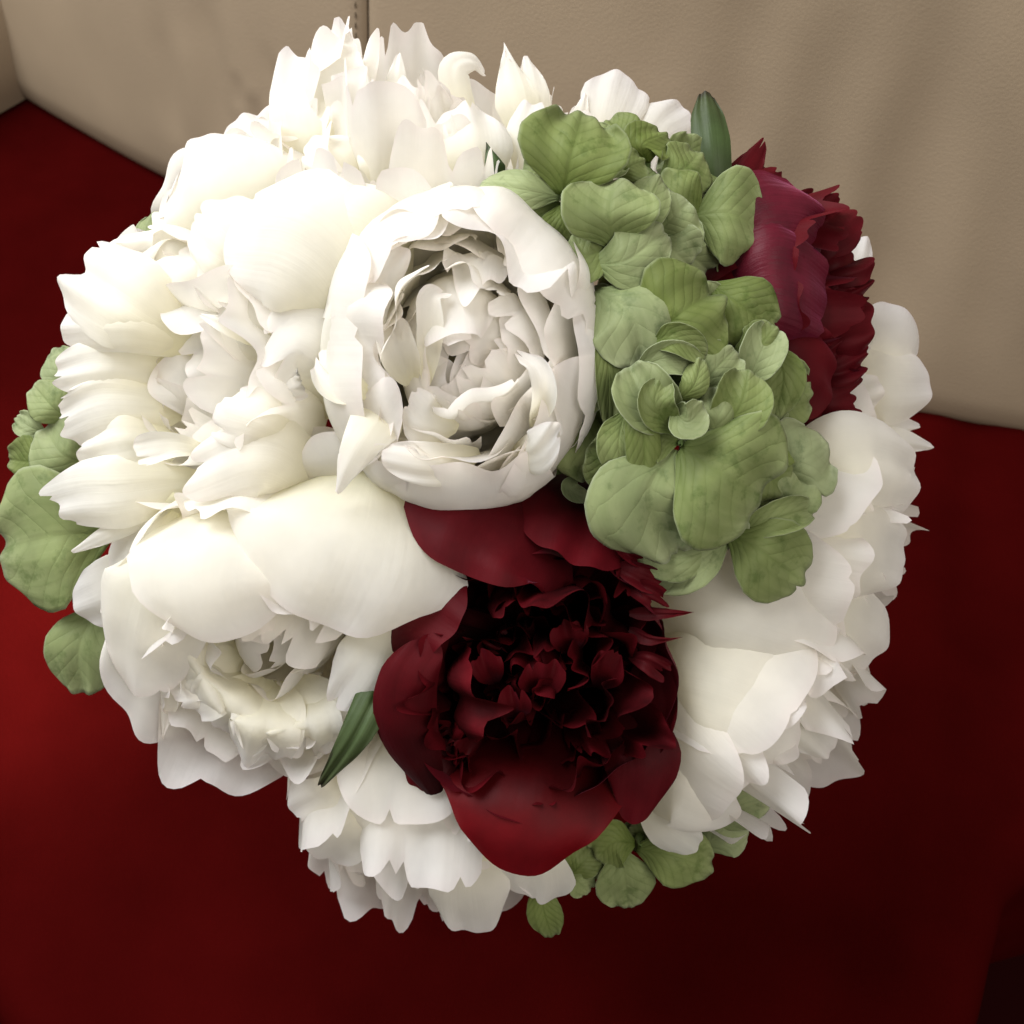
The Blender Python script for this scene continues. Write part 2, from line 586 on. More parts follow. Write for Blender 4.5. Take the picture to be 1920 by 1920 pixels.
# backrest: swept along the line where it meets the seat
BASE = [ground(*p) for p in [(0, 168), (130, 246), (300, 340), (640, 505), (1000, 620), (1400, 715), (1740, 788), (1920, 822), (2300, 880), (2900, 940)]]
bq, bL = spline([tuple(p) for p in BASE], 160)
btan = np.gradient(bq, axis=0); btan /= np.linalg.norm(btan, axis=1)[:, None]


def back_point(t, z):
    """t along the base line in metres, z height -> world points, with cushion bulge and wrinkles"""
    p = np.stack([np.interp(t, bL, bq[:, i]) for i in range(3)], -1)
    tx = np.interp(t, bL, btan[:, 0]); ty = np.interp(t, bL, btan[:, 1])
    n = np.stack([ty, -tx, 0 * tx], -1)            # towards the viewer
    zz = np.clip(z / .05, 0, 1)
    out = -.006 * (1 - np.sqrt(np.clip(1 - (1 - zz) ** 2, 0, 1))) - .16 * np.clip(z - .02, 0, 9)
    return p, n, out


def px_of(P):
    d = P - np.array(CAM)
    f = d @ np.array(FWD)
    return 960 + (d @ np.array(RGT)) / f * D0 / S, 960 - (d @ np.array(UPV)) / f * D0 / S


def find_t(x, y):
    T, Z = np.meshgrid(np.linspace(0, bL[-1], 500), np.linspace(0, .6, 240))
    p, n, out = back_point(T, Z)
    P = p + n * out[..., None]; P[..., 2] += Z
    X, Y = px_of(P)
    i = np.argmin((X - x) ** 2 + (Y - y) ** 2)
    return T.ravel()[i], Z.ravel()[i]


sa = find_t(680, 5)
sb = find_t(684, 330)
kseam = (sa[0] - sb[0]) / (sa[1] - sb[1] + 1e-6)


def seam_t(z):
    return sb[0] + kseam * (z - sb[1])


WR = []     # wrinkles: (t0,z0)->(t1,z1), depth, width
for (xa, ya, xb, yb, d, w) in [(520, 140, 640, 330, .0022, .008), (575, 170, 690, 350, .0020, .007), (440, 160, 560, 300, .0014, .008),
                               (380, 0, 430, 260, .0014, .016), (1760, 60, 1680, 620, .0040, .022), (1560, 60, 1500, 420, .0022, .025),
                               (1400, 0, 1370, 300, .0022, .02), (1850, 150, 1840, 600, .0022, .02), (1250, 20, 1240, 160, .0006, .02),
                               (300, 60, 330, 240, .0010, .014), (1650, 300, 1620, 700, .0016, .014)]:
    WR.append((find_t(xa, ya), find_t(xb, yb), d, w))


def back_panel(name, tfun0, tfun1, nt, hmax=.62, side0=False):
    z = np.r_[np.linspace(0, .06, 14)[:-1], np.linspace(.06, hmax, 60)]
    a = np.linspace(0, 1, nt)
    T = tfun0(z)[:, None] * (1 - a)[None, :] + tfun1(z)[:, None] * a[None, :]
    Z = z[:, None] * np.ones(nt)[None, :]
    p, n, out = back_point(T, Z)
    for (t0, z0), (t1, z1), d, w in WR:
        f = np.clip((Z - z1) / (z0 - z1 + 1e-6), -.3, 1.4)
        tc = t1 + (t0 - t1) * f
        env = np.exp(-((f - .5) / .55) ** 4)
        x = (T - tc) / w
        out = out - 1.9 * d * np.exp(-x ** 2) * env + 1.0 * d * np.exp(-(x - 1.5) ** 2) * env
    # the panel's edges roll in to the seam
    e0 = T - tfun0(z)[:, None]
    e1 = tfun1(z)[:, None] - T
    out = out - .006 * np.exp(-(e1 / .004)) * (0 if name == 'x' else 1)
    out = out - (.05 * np.exp(-(e0 / .006)) if side0 else .006 * np.exp(-(e0 / .004)))
    P = p + n * out[..., None]
    P[..., 2] += Z
    return sfin(name, P, nt, len(z), BEIGE)


tend = bL[-1]
T0 = lambda z: 0 * z
T1 = lambda z: seam_t(z) - .0006
T2 = lambda z: seam_t(z) + .0006
T3 = lambda z: 0 * z + tend
# denser sampling near seam: build in two strips each
back_panel('backrest_cushion', T0, T1, 220, side0=True)
back_panel('backrest_cushion', T2, T3, 420)
# seam backing and stitches
zz = np.linspace(0, .6, 80)
p, n, out = back_point(seam_t(zz), zz)
C0 = p + n * (out - .0068)[:, None]; C0[:, 2] += zz
tx = np.interp(seam_t(zz), bL, btan[:, 0]); ty = np.interp(seam_t(zz), bL, btan[:, 1])
tt = np.stack([tx, ty, 0 * tx], -1)
sfin('seam', C0[:, None, :] + np.array([-1, 1])[None, :, None] * .004 * tt[:, None, :], 2, 80, SEAMDARK)
for i in range(46):
    z0 = .03 + i * .0062
    zs = np.array([z0, z0 + .0038])
    p, n, out = back_point(seam_t(zs) - .0062, zs)
    out = out - .006 * math.exp(-(.0062 / .004)) + .0002
    a = p + n * out[:, None]; a[:, 2] += zs
    o_ = tube('stitch', [Vector(a[0]), Vector((a[0] + a[1]) / 2 + n[0] * .0003), Vector(a[1])], [.0002, .0004, .0002], BEIGE if i % 1 else SEAMDARK, sofa, SINV, 6)

# armrest beyond the left end of the back cushion, running towards the viewer
a0, a1 = ground(90, 168), ground(-700, 620)
ad = (a1 - a0).normalized()
an = Vector((-ad.y, ad.x, 0))
if an.x < 0:
    an = -an
sec = [(-.004, 0), (.002, .03), (.003, .07), (-.002, .10), (-.018, .125), (-.045, .138), (-.08, .14), (-.12, .13), (-.14, .1), (-.145, 0)]
sq, sL = spline(sec, 60)
prs = []
for s_ in np.linspace(-.15, (a1 - a0).length, 30):
    c = np.array(a0 + ad * s_)
    prs.append([c + np.array(an) * q_[0] + np.array([0, 0, q_[1]]) for q_ in sq])
sfin('armrest', np.array(prs), len(sq), 30, BEIGE)

# seat: red sheet whose front edge rolls over
EDGE = [(-1500, 1350), (-400, 1480), (-60, 1680), (40, 1800), (160, 1940), (450, 2100), (900, 2160), (1400, 2120), (1650, 2010), (1745, 1880), (1795, 1700), (1850, 1580), (2050, 1480), (2600, 1360)]
eq, eL = spline([tuple(ground(*p)) for p in EDGE], 160)
BACKL = np.stack([eq[:, 0], np.full(len(eq), 1.0), np.zeros(len(eq))], -1)
rows = []
vv = np.r_[np.linspace(0, .97, 90), np.linspace(.973, 1, 8)]
rs = np.random.default_rng(4)
for v_ in vv:
    P = BACKL * (1 - v_) + eq * v_
    X, Y = P[:, 0], P[:, 1]
    dz = .0035 * np.sin(9 * X + 5 * Y + 1) * np.sin(6 * Y - 3 * X) + .0012 * np.sin(26 * X - 14 * Y + 2 * np.sin(7 * Y))
    # soft folds running to the front on the right of the bouquet
    dz += .006 * np.exp(-((X - .20 - .25 * (Y + .05)) / .020) ** 2) + .006 * np.exp(-((X - .262 - .2 * (Y + .05)) / .018) ** 2) + .003 * np.exp(-((X - .17 - .5 * (Y + .12)) / .022) ** 2) * np.exp(-((Y + .1) / .1) ** 2)
    P[:, 2] = dz - .001
    rows.append(P)
en = np.gradient(eq, axis=0); en /= np.linalg.norm(en, axis=1)[:, None]
outw = np.stack([en[:, 1], -en[:, 0], 0 * en[:, 0]], -1)
if (outw[len(outw) // 2, 1]) > 0:
    outw = -outw
last = rows[-1].copy()
for a in np.linspace(.15, 1, 9):
    th_ = a * math.pi / 2
    rows.append(last + outw * .025 * math.sin(th_) + np.array([0, 0, -.025 * (1 - math.cos(th_))]))
l2 = rows[-1].copy()
rows.append(l2 + np.array([0, 0, -.18]))
sfin('seat', np.array(rows), len(eq), len(rows), SEATRED)

fl = finish('floor', np.array([[[-3, -3, -.36], [3, -3, -.36]], [[-3, 3, -.36], [3, 3, -.36]]], float), 2, 2, FLOOR, None)
fl['kind'] = 'structure'

# ------------------------------------------------------------------ peonies
WG = 'white peonies of the bouquet'
RG = 'dark red peonies of the bouquet'


def cup_guard(rim=.9, top=.62, base=-.7):
    return [(.06, base), (.5, base + .12), (.9, -.18), (1.0, .22), (rim, top)]


# common petal options
GO = dict(w='guard', a=.22, p=3, teeth=(5, .035), ruf=.04, freq=1.6, nu=27, nv=19)
FO = dict(w='fringe', a=.12, p=3, teeth=(6, .16), ruf=.14, freq=1.5, nu=25, nv=15)
CO = dict(w='guard', a=.3, p=2.4, ruf=.06, freq=1.3, nu=17, nv=15)


def white(name_label, ctr, axis, Rpx, layers, seed, roll=(0, -1, 0), stretch=1.0):
    root, inv, M = thing('white_peony', name_label, 'peony', WG, ctr, axis, roll, stretch)
    rng = np.random.default_rng(seed)
    add_layers(root, Rpx, layers, WHITE, rng)
    stem(root, M, inv)
    return root, inv, rng


def red(name_label, ctr, axis, Rpx, layers, seed, roll=(0, -1, 0)):
    root, inv, M = thing('red_peony', name_label, 'peony', RG, ctr, axis, roll)
    rng = np.random.default_rng(seed)
    add_layers(root, Rpx, layers, RED, rng)
    stem(root, M, inv)
    return root, inv, rng


CORE = dict(n=5, prof=[(.02, -.35), (.32, -.15), (.43, .12), (.36, .36), (.16, .47)], hw=.36, o=dict(CO, ruf=.03), jt=.05, js=.05)
CORE2 = dict(n=4, prof=[(.02, -.35), (.25, -.1), (.33, .12), (.24, .36), (.03, .45)], hw=.34, o=dict(CO, teeth=(4, .06)), jt=.08)


def W(ri, pts, hw, **o):
    return fpetal(ri[0], ri[1], pts, hw, ri[2], o.pop('mat', WHITE), o.pop('name', 'petal'), **dict(dict(nu=25, nv=17, ruf=.06, cup=.25), **o))


# --- cup shaped one in the middle
w3 = white('cup-shaped white peony with a tight ball of petals at its centre', (866, 662, 310), (0.03, 0.14, 1), 222, [
    dict(n=8, prof=[(.06, -.7), (.55, -.6), (.93, -.22), (1.0, .12), (.98, .36), (.88, .57), (.72, .66)], hw=.72, o=dict(GO, teeth=(5, .07), ruf=.03, a=.14), jt=.03, js=.04, jl=.05, jphi=.08),
    dict(n=6, prof=[(.06, -.65), (.5, -.55), (.84, -.2), (.90, .15), (.84, .45), (.72, .60)], hw=.6, o=dict(GO, teeth=(5, .09), ruf=.09), jt=.06, phi0=.5, js=.1, jl=.2),
    dict(n=8, prof=[(.06, -.6), (.5, -.45), (.76, -.1), (.78, .2), (.66, .60)], hw=.46, o=dict(FO, teeth=(5, .08), ruf=.07, freq=1.1), jt=.08, jphi=.2, js=.15, jl=.15),
    dict(n=8, prof=[(.06, -.5), (.42, -.4), (.64, -.1), (.66, .2), (.55, .60)], hw=.38, o=dict(FO, teeth=(4, .1), ruf=.09, freq=1.1), jt=.12, jphi=.25, js=.2, jl=.2, phi0=.2),
    dict(n=9, prof=[(.06, -.5), (.36, -.4), (.53, -.1), (.56, .2), (.46, .60)], hw=.32, o=dict(FO, teeth=(4, .1), ruf=.12, freq=1.0), jt=.16, jphi=.3, js=.25, jl=.25),
    dict(n=8, prof=[(.06, -.5), (.35, -.35), (.48, -.1), (.50, .2), (.56, .60)], hw=.27, o=dict(FO, teeth=(4, .1), ruf=.14, freq=1.0), jt=.2, jphi=.4, js=.3, jl=.3),
    dict(n=5, prof=[(.02, -.35), (.34, -.15), (.44, .12), (.42, .44), (.18, .66)], hw=.46, o=dict(CO, ruf=.05, teeth=(4, .05)), jt=.07, js=.08, jphi=.4),
    dict(n=4, prof=[(.02, -.35), (.27, -.1), (.37, .14), (.34, .46), (.06, .66)], hw=.42, o=dict(CO, ruf=.06, teeth=(4, .07)), jt=.1, phi0=.5),
    dict(n=4, prof=[(.02, -.3), (.2, 0), (.27, .2), (.24, .46), (-.03, .62)], hw=.36, o=dict(CO, ruf=.07, teeth=(4, .08)), jt=.12, phi0=1)], 17, stretch=1.17)
W(w3, [(720, 830, 330), (655, 700, 405), (675, 560, 450), (752, 452, 455)], 50, w='guard', cup=-.35, teeth=(4, .06), ruf=.08)
W(w3, [(735, 750, 400), (690, 810, 465), (655, 870, 462), (632, 926, 435)], 44, w='strap', cup=-.35, teeth=(2, .06), a=.5)
W(w3, [(800, 720, 420), (808, 620, 462), (805, 555, 472), (835, 545, 465)], 24, w='guard', cup=.5, teeth=(3, .1))
W(w3, [(770, 720, 410), (745, 650, 455), (735, 600, 445)], 34, w='guard', cup=.5, teeth=(3, .1))
W(w3, [(690, 740, 430), (640, 720, 430), (612, 660, 405)], 40, w='guard', cup=.5, teeth=(4, .12), ruf=.15)
W(w3, [(860, 800, 400), (800, 790, 445), (765, 750, 450)], 44, w='guard', cup=-.35, teeth=(4, .1), ruf=.1)
W(w3, [(1000, 800, 400), (1020, 740, 455), (1010, 690, 455), (985, 670, 440)], 24, w='guard', cup=.6, teeth=(4, .15))
W(w3, [(900, 850, 380), (820, 870, 445), (715, 855, 460)], 36, w='guard', cup=-.3, ruf=.1)
W(w3, [(960, 850, 380), (1000, 850, 450), (1040, 800, 470)], 36, w='guard', cup=-.3, teeth=(4, .12), ruf=.12)

# --- left one
w2 = white('ragged white peony with fringed petal tips spilling over the green sepals', (415, 725, 150), (-.60, -.0, .80), 248, [
    dict(n=7, prof=[(.06, -.6), (.5, -.5), (.9, -.15), (1.03, .25), (1.0, .6)], hw=.62, o=dict(GO, teeth=(6, .08), ruf=.06), jt=.08),
    dict(n=7, prof=[(.06, -.6), (.45, -.42), (.78, -.1), (.88, .25), (.82, .62)], hw=.5, o=dict(FO, teeth=(6, .12), ruf=.08), jt=.1, phi0=.3, js=.15),
    dict(n=7, prof=[(.06, -.55), (.35, -.4), (.6, -.05), (.66, .25), (.56, .6)], hw=.42, o=dict(FO, teeth=(5, .12), ruf=.1), jt=.14, jphi=.3, js=.2, jl=.2),
    dict(n=6, prof=[(.06, -.5), (.28, -.3), (.42, .0), (.42, .3), (.26, .56)], hw=.36, o=dict(FO, teeth=(5, .1), ruf=.1), jt=.14, js=.2),
    dict(n=4, prof=[(.02, -.35), (.2, -.1), (.26, .15), (.2, .4), (.05, .52)], hw=.3, o=dict(CO, teeth=(4, .07)), jt=.12)], 22)
W(w2, [(370, 650, 260), (250, 575, 330), (165, 520, 300), (135, 500, 270)], 85, w='guard', cup=-.25, teeth=(5, .1), ruf=.12)
W(w2, [(400, 650, 230), (240, 605, 330), (112, 615, 260)], 54, w='guard', cup=-.5, teeth=(4, .08))
W(w2, [(430, 620, 230), (340, 540, 300), (290, 495, 265)], 62, w='guard', cup=-.25, teeth=(4, .07))
W(w2, [(380, 900, 220), (230, 920, 310), (150, 925, 300), (90, 940, 265)], 66, w='guard', cup=-.35, teeth=(5, .12))
W(w2, [(330, 930, 260), (230, 985, 280), (135, 1035, 255)], 22, w='strap', cup=-.5)
W(w2, [(370, 950, 240), (290, 1010, 280), (210, 1070, 225)], 62, w='guard', cup=-.3, teeth=(3, .12))
W(w2, [(330, 960, 270), (300, 1010, 290), (265, 1040, 270)], 40, w='fringe', cup=-.3, teeth=(4, .15))
W(w2, [(330, 690, 220), (190, 685, 285), (98, 705, 250)], 48, w='guard', cup=-.2, teeth=(6, .14), ruf=.1)
W(w2, [(340, 770, 220), (200, 765, 285), (110, 800, 245)], 62, w='guard', cup=-.2, teeth=(8, .12), ruf=.1)
W(w2, [(340, 830, 220), (230, 840, 290), (150, 860, 250)], 60, w='guard', cup=-.2, teeth=(6, .08), ruf=.08)
W(w2, [(600, 950, 230), (545, 880, 350), (470, 860, 390), (350, 905, 360)], 78, w='guard', cup=-.35, teeth=(7, .1))
W(w2, [(640, 780, 250), (620, 690, 370), (560, 640, 400), (500, 690, 380)], 110, w='guard', cup=-.35, teeth=(8, .12))
W(w2, [(560, 850, 300), (500, 800, 390), (420, 770, 390), (410, 760, 370)], 60, w='fringe', cup=-.4, teeth=(5, .12))
W(w2, [(400, 850, 320), (330, 835, 350), (245, 850, 330)], 28, w='fringe', cup=.3, teeth=(4, .2))
W(w2, [(650, 960, 230), (630, 880, 330), (610, 810, 350)], 66, w='guard', cup=-.3)
W(w2, [(590, 960, 180), (618, 880, 265), (640, 810, 290)], 90, w='broad', cup=-.2)
W(w2, [(480, 640, 330), (420, 610, 370), (375, 590, 360)], 14, w='strap', cup=.3)

# --- upper left, broad petals
wA = white('white peony of broad rounded petals between the tall torn one and the ragged one', (500, 450, 170), (-.35, -.5, .8), 200, [
    dict(n=6, prof=[(.06, -.6), (.5, -.5), (.9, -.15), (1.05, .25), (1.0, .6)], hw=.7, o=dict(GO, teeth=(3, .04), ruf=.05), jt=.08),
    dict(n=6, prof=[(.06, -.6), (.4, -.42), (.7, -.1), (.72, .25), (.6, .6)], hw=.5, o=dict(FO, teeth=(5, .08)), jt=.1)], 132)
W(wA, [(480, 480, 250), (425, 350, 300), (380, 255, 250)], 128, cup=-.28, ruf=.05)
W(wA, [(540, 420, 150), (480, 290, 160), (450, 218, 130)], 92, cup=-.2, ruf=.04)
W(wA, [(440, 540, 230), (350, 450, 250), (302, 390, 190)], 80, cup=-.3, ruf=.06)
W(wA, [(680, 640, 330), (640, 510, 420), (545, 430, 430), (430, 425, 370)], 128, w='guard', cup=-.3, ruf=.03, teeth=(3, .04))
W(wA, [(760, 560, 330), (720, 430, 420), (640, 390, 420), (520, 372, 350)], 60, w='guard', cup=-.4, ruf=.04)
W(wA, [(540, 560, 260), (420, 500, 320), (340, 490, 270)], 66, w='guard', cup=-.25, teeth=(4, .07))
W(wA, [(520, 520, 290), (440, 450, 345), (372, 395, 310)], 74, w='guard', cup=-.25, teeth=(3, .05))
W(wA, [(580, 640, 310), (500, 580, 350), (420, 540, 320)], 100, w='guard', cup=-.25, teeth=(5, .06))

# --- lower left
w4 = white('drooping white peony with a broad smooth petal folded over a fringed heart', (520, 1150, 170), (-.10, .40, .91), 258, [
    dict(n=7, prof=[(.06, -.6), (.5, -.5), (.9, -.15), (1.03, .25), (1.0, .6)], hw=.62, o=dict(GO, teeth=(5, .06), ruf=.05), jt=.07),
    dict(n=8, prof=[(.06, -.6), (.45, -.42), (.78, -.1), (.88, .25), (.8, .62)], hw=.46, o=dict(FO, teeth=(6, .1), ruf=.08), jt=.1, phi0=.3, js=.15),
    dict(n=9, prof=[(.06, -.55), (.35, -.4), (.6, -.05), (.66, .25), (.56, .62)], hw=.36, o=dict(FO, teeth=(5, .12), ruf=.1), jt=.14, jphi=.25, js=.2, jl=.2),
    dict(n=8, prof=[(.06, -.5), (.28, -.3), (.42, .0), (.42, .3), (.28, .6)], hw=.3, o=dict(FO, teeth=(5, .1)), jt=.16, js=.2),
    dict(n=4, prof=[(.02, -.35), (.2, -.1), (.26, .15), (.2, .4), (.05, .54)], hw=.28, o=dict(CO, teeth=(4, .07)), jt=.12)], 33)
W(w4, [(690, 885, 310), (655, 980, 425), (610, 1080, 445), (575, 1165, 410)], 215, w='guard', cup=-.32, teeth=(3, .03), ruf=.025, a=.3)
W(w4, [(480, 930, 230), (420, 1010, 395), (400, 1100, 430), (435, 1195, 395)], 160, w='broad', cup=-.3, teeth=(2, .03), ruf=.03)
W(w4, [(360, 1010, 230), (310, 1080, 350), (280, 1180, 335), (270, 1310, 250)], 105, w='guard', cup=-.25, teeth=(2, .03), ruf=.04, a=.4)
W(w4, [(330, 1040, 200), (220, 1105, 235), (140, 1140, 185)], 66, w='guard', cup=-.3, ruf=.05)
W(w4, [(370, 1180, 150), (325, 1290, 205), (303, 1392, 190)], 34, w='lance', cup=-.4)
g4 = np.random.default_rng(8)
for k_ in range(13):
    t_ = (k_ + .5) / 13
    a_ = math.radians(215 - 150 * t_ + g4.uniform(-8, 8))          # fan below the heart
    rx, ry = math.cos(a_), abs(math.sin(a_)) if math.sin(a_) < 0 else math.sin(a_)
    r0, r1_ = g4.uniform(70, 110), g4.uniform(190, 250)
    cx, cy = 530, 1200
    p0 = (cx + rx * r0, cy + ry * r0, 215)
    p1 = (cx + rx * (r0 + r1_) * .52, cy + ry * (r0 + r1_) * .52, g4.uniform(265, 320))
    p2 = (cx + rx * r1_ + g4.uniform(-15, 15), cy + ry * r1_, g4.uniform(215, 260))
    W(w4, [p0, p1, p2], g4.uniform(48, 78), w='guard', cup=g4.uniform(-.25, .2), ruf=.12, freq=g4.uniform(1, 2), teeth=(6, .09))
W(w4, [(740, 1130, 300), (700, 1240, 360), (640, 1330, 330)], 70, w='guard', cup=-.4, teeth=(4, .08))
W(w4, [(610, 1330, 120), (562, 1400, 175), (537, 1500, 170)], 20, w='lance', cup=-.4)

# --- top
w1 = white('tall white peony with upright torn petals beside the sofa back', (800, 385, 125), (0.02, -.83, .55), 258, [
    dict(n=7, prof=[(.06, -.6), (.5, -.5), (.85, -.15), (.98, .25), (.98, .7)], hw=.6, o=dict(GO, teeth=(6, .1), ruf=.06), jt=.08, jl=.2),
    dict(n=8, prof=[(.06, -.6), (.45, -.42), (.72, -.1), (.8, .25), (.76, .78)], hw=.42, o=dict(FO, teeth=(8, .09), ruf=.12), jt=.12, phi0=.3, js=.2, jl=.25),
    dict(n=11, prof=[(.06, -.55), (.35, -.4), (.55, -.05), (.6, .25), (.52, .78)], hw=.34, o=dict(FO, teeth=(8, .10), ruf=.14), jt=.14, jphi=.3, js=.25, jl=.25),
    dict(n=7, prof=[(.06, -.5), (.25, -.3), (.35, .0), (.35, .3), (.2, .75)], hw=.3, o=dict(FO, teeth=(4, .12)), jt=.14, js=.25, jl=.3)], 47)
W(w1, [(640, 360, 200), (604, 240, 240), (600, 140, 215), (600, 30, 160)], 92, w='guard', cup=-.2, ruf=.05, tip=[(-1, .70), (-.9, .80), (-.72, .86), (-.5, .78), (-.28, .72), (-.22, .80), (-.15, .73), (-.02, .88), (.12, .90), (.22, .86), (.3, .98), (.42, 1.0), (.62, .9), (1, .6)])
W(w1, [(700, 360, 260), (640, 300, 300), (575, 265, 270)], 48, w='guard', cup=-.4, teeth=(4, .1))
W(w1, [(590, 420, 230), (548, 360, 260), (535, 300, 230)], 36, w='fringe', cup=.3, teeth=(5, .15))
W(w1, [(990, 260, 170), (965, 170, 180), (945, 80, 140)], 42, w='lance', cup=-.3)
W(w1, [(1010, 250, 160), (1000, 170, 160), (985, 105, 130)], 30, w='strap', cup=-.3)
W(w1, [(745, 250, 170), (742, 170, 170), (748, 100, 140)], 24, w='strap', cup=-.3)
W(w1, [(870, 220, 150), (850, 130, 160), (885, 112, 150), (910, 140, 130)], 30, w='strap', cup=-.3)
W(w1, [(760, 380, 290), (745, 290, 320), (720, 215, 290)], 70, w='guard', cup=-.3, teeth=(5, .1), ruf=.08)
W(w1, [(880, 380, 300), (880, 280, 330), (865, 200, 290)], 75, w='guard', cup=-.3, teeth=(5, .1), ruf=.08)
W(w1, [(990, 350, 290), (1010, 260, 300), (1030, 190, 250)], 60, w='guard', cup=-.3, teeth=(6, .12), ruf=.08)
W(w1, [(938, 348, 330), (926, 308, 345), (911, 266, 330)], 21, w='lance', cup=-.5, mat=LEAF, name='leaf')

# --- top right, behind the hydrangea
w9 = white('small white peony peeping out behind the green hydrangea and the pointed leaf', (1130, 340, 20), (.25, -.9, .3), 150, [
    dict(n=6, prof=[(.06, -.6), (.5, -.5), (.85, -.15), (.98, .25), (.98, .6)], hw=.5, o=dict(GO, teeth=(5, .1), ruf=.06), jt=.08),
    dict(n=6, prof=[(.06, -.6), (.4, -.42), (.62, -.1), (.7, .25), (.62, .6)], hw=.35, o=dict(FO, teeth=(5, .15)), jt=.12)], 55)
W(w9, [(1120, 320, 60), (1140, 230, 80), (1165, 142, 60)], 66, w='fringe', cup=-.25, teeth=(3, .05), a=.1)
W(w9, [(1060, 300, 60), (1085, 230, 80), (1098, 175, 70)], 22, w='strap', cup=-.3)
W(w9, [(1190, 320, 50), (1240, 240, 70), (1285, 205, 50)], 55, w='fringe', cup=-.25, teeth=(5, .1))

# --- right, behind red
w8 = white('white peony against the sofa back behind the frilled red peony', (1540, 740, 0), (.85, -.2, .35), 150, [
    dict(n=6, prof=[(.06, -.6), (.5, -.5), (.9, -.15), (1.0, .25), (.92, .75)], hw=.62, o=dict(GO, teeth=(3, .04), ruf=.04), jt=.06),
    dict(n=7, prof=[(.06, -.6), (.4, -.42), (.72, -.1), (.78, .25), (.66, .75)], hw=.4, o=dict(FO, teeth=(5, .1)), jt=.1)], 66)
W(w8, [(1560, 740, 40), (1640, 660, 90), (1680, 610, 70), (1690, 575, 40)], 80, w='guard', cup=-.35, ruf=.03)
W(w8, [(1560, 760, 60), (1650, 720, 110), (1745, 715, 60)], 82, w='guard', cup=-.35, ruf=.04)
W(w8, [(1590, 830, 60), (1680, 825, 80), (1750, 838, 50)], 28, w='strap', cup=-.4)
W(w8, [(1590, 800, 60), (1660, 795, 75), (1725, 798, 45)], 26, w='strap', cup=-.4)
W(w8, [(1560, 600, 30), (1600, 500, 40), (1615, 440, 20)], 38, w='guard', cup=-.3, teeth=(3, .1))

# --- right
w7 = white('white peony facing away with layered skirt petals below the frilled red peony', (1480, 1010, 80), (.88, .22, .32), 205, [
    dict(n=6, prof=[(.06, -.62), (.5, -.52), (.9, -.15), (1.0, .25), (.92, .72)], hw=.7, o=dict(GO, teeth=(4, .04), ruf=.04), jt=.06),
    dict(n=8, prof=[(.06, -.6), (.4, -.42), (.76, -.1), (.84, .25), (.74, .82)], hw=.46, o=dict(FO, teeth=(5, .08)), jt=.1, jl=.2),
    dict(n=8, prof=[(.06, -.55), (.3, -.4), (.52, -.05), (.58, .25), (.42, .85)], hw=.34, o=dict(FO, teeth=(5, .12)), jt=.12, jl=.2)], 79)
W(w7, [(1470, 950, 190), (1580, 880, 260), (1660, 880, 230), (1720, 905, 160)], 105, w='broad', cup=-.35, teeth=(3, .03))
W(w7, [(1470, 1050, 190), (1570, 1020, 270), (1650, 1030, 240), (1700, 1050, 180)], 100, w='broad', cup=-.35, teeth=(3, .03))
W(w7, [(1480, 1100, 200), (1560, 1170, 230), (1620, 1210, 190), (1640, 1240, 150)], 92, w='guard', cup=-.3, ruf=.04)

# --- lower right
w6 = white('white peony turned aside, smooth outer petals touching the dark red peony', (1370, 1300, 110), (.66, .62, .42), 215, [
    dict(n=6, prof=[(.06, -.62), (.5, -.54), (.9, -.18), (1.0, .25), (.9, .75)], hw=.7, o=dict(GO, teeth=(3, .04), ruf=.03), jt=.05),
    dict(n=8, prof=[(.06, -.6), (.4, -.42), (.76, -.1), (.84, .25), (.74, .82)], hw=.46, o=dict(FO, teeth=(5, .1)), jt=.1, jl=.2),
    dict(n=8, prof=[(.06, -.55), (.3, -.4), (.52, -.05), (.58, .25), (.45, .86)], hw=.34, o=dict(FO, teeth=(5, .12)), jt=.12, jl=.2)], 88)
W(w6, [(1205, 1160, 165), (1310, 1130, 305), (1450, 1170, 320), (1565, 1200, 260)], 120, w='broad', cup=-.4, teeth=(3, .03), ruf=.03)
W(w6, [(1195, 1285, 175), (1300, 1288, 305), (1420, 1330, 325), (1505, 1375, 265)], 140, w='broad', cup=-.35, teeth=(4, .04), ruf=.03)
W(w6, [(1170, 1425, 150), (1265, 1450, 265), (1330, 1480, 260), (1400, 1490, 200)], 95, w='broad', cup=-.3, teeth=(6, .08), ruf=.04)
W(w6, [(1420, 1300, 240), (1490, 1350, 250), (1560, 1410, 200)], 40, w='guard', cup=-.2, teeth=(3, .06), ruf=.1)
W(w6, [(1200, 1500, 190), (1250, 1550, 190), (1310, 1590, 150)], 42, w='guard', cup=-.3)

# --- bottom
w5 = white('white peony hanging lowest under the hanging petal of the dark red peony', (820, 1470, 20), (-.08, .85, .45), 235, [
    dict(n=7, prof=[(.06, -.6), (.5, -.52), (.9, -.15), (1.0, .25), (.96, .66)], hw=.62, o=dict(GO, teeth=(5, .06), ruf=.05), jt=.07),
    dict(n=8, prof=[(.06, -.6), (.4, -.42), (.76, -.1), (.84, .25), (.76, .72)], hw=.44, o=dict(FO, teeth=(5, .1)), jt=.1, jl=.2),
    dict(n=8, prof=[(.06, -.55), (.3, -.4), (.52, -.05), (.58, .25), (.5, .75)], hw=.34, o=dict(FO, teeth=(5, .12)), jt=.12, jl=.2)], 99)
W(w5, [(870, 1580, 170), (880, 1680, 175), (890, 1752, 130)], 76, w='guard', cup=-.3, teeth=(3, .05), a=.35)
W(w5, [(735, 1370, 170), (750, 1450, 240), (770, 1530, 245), (790, 1595, 205)], 110, w='guard', cup=-.3, teeth=(5, .08))
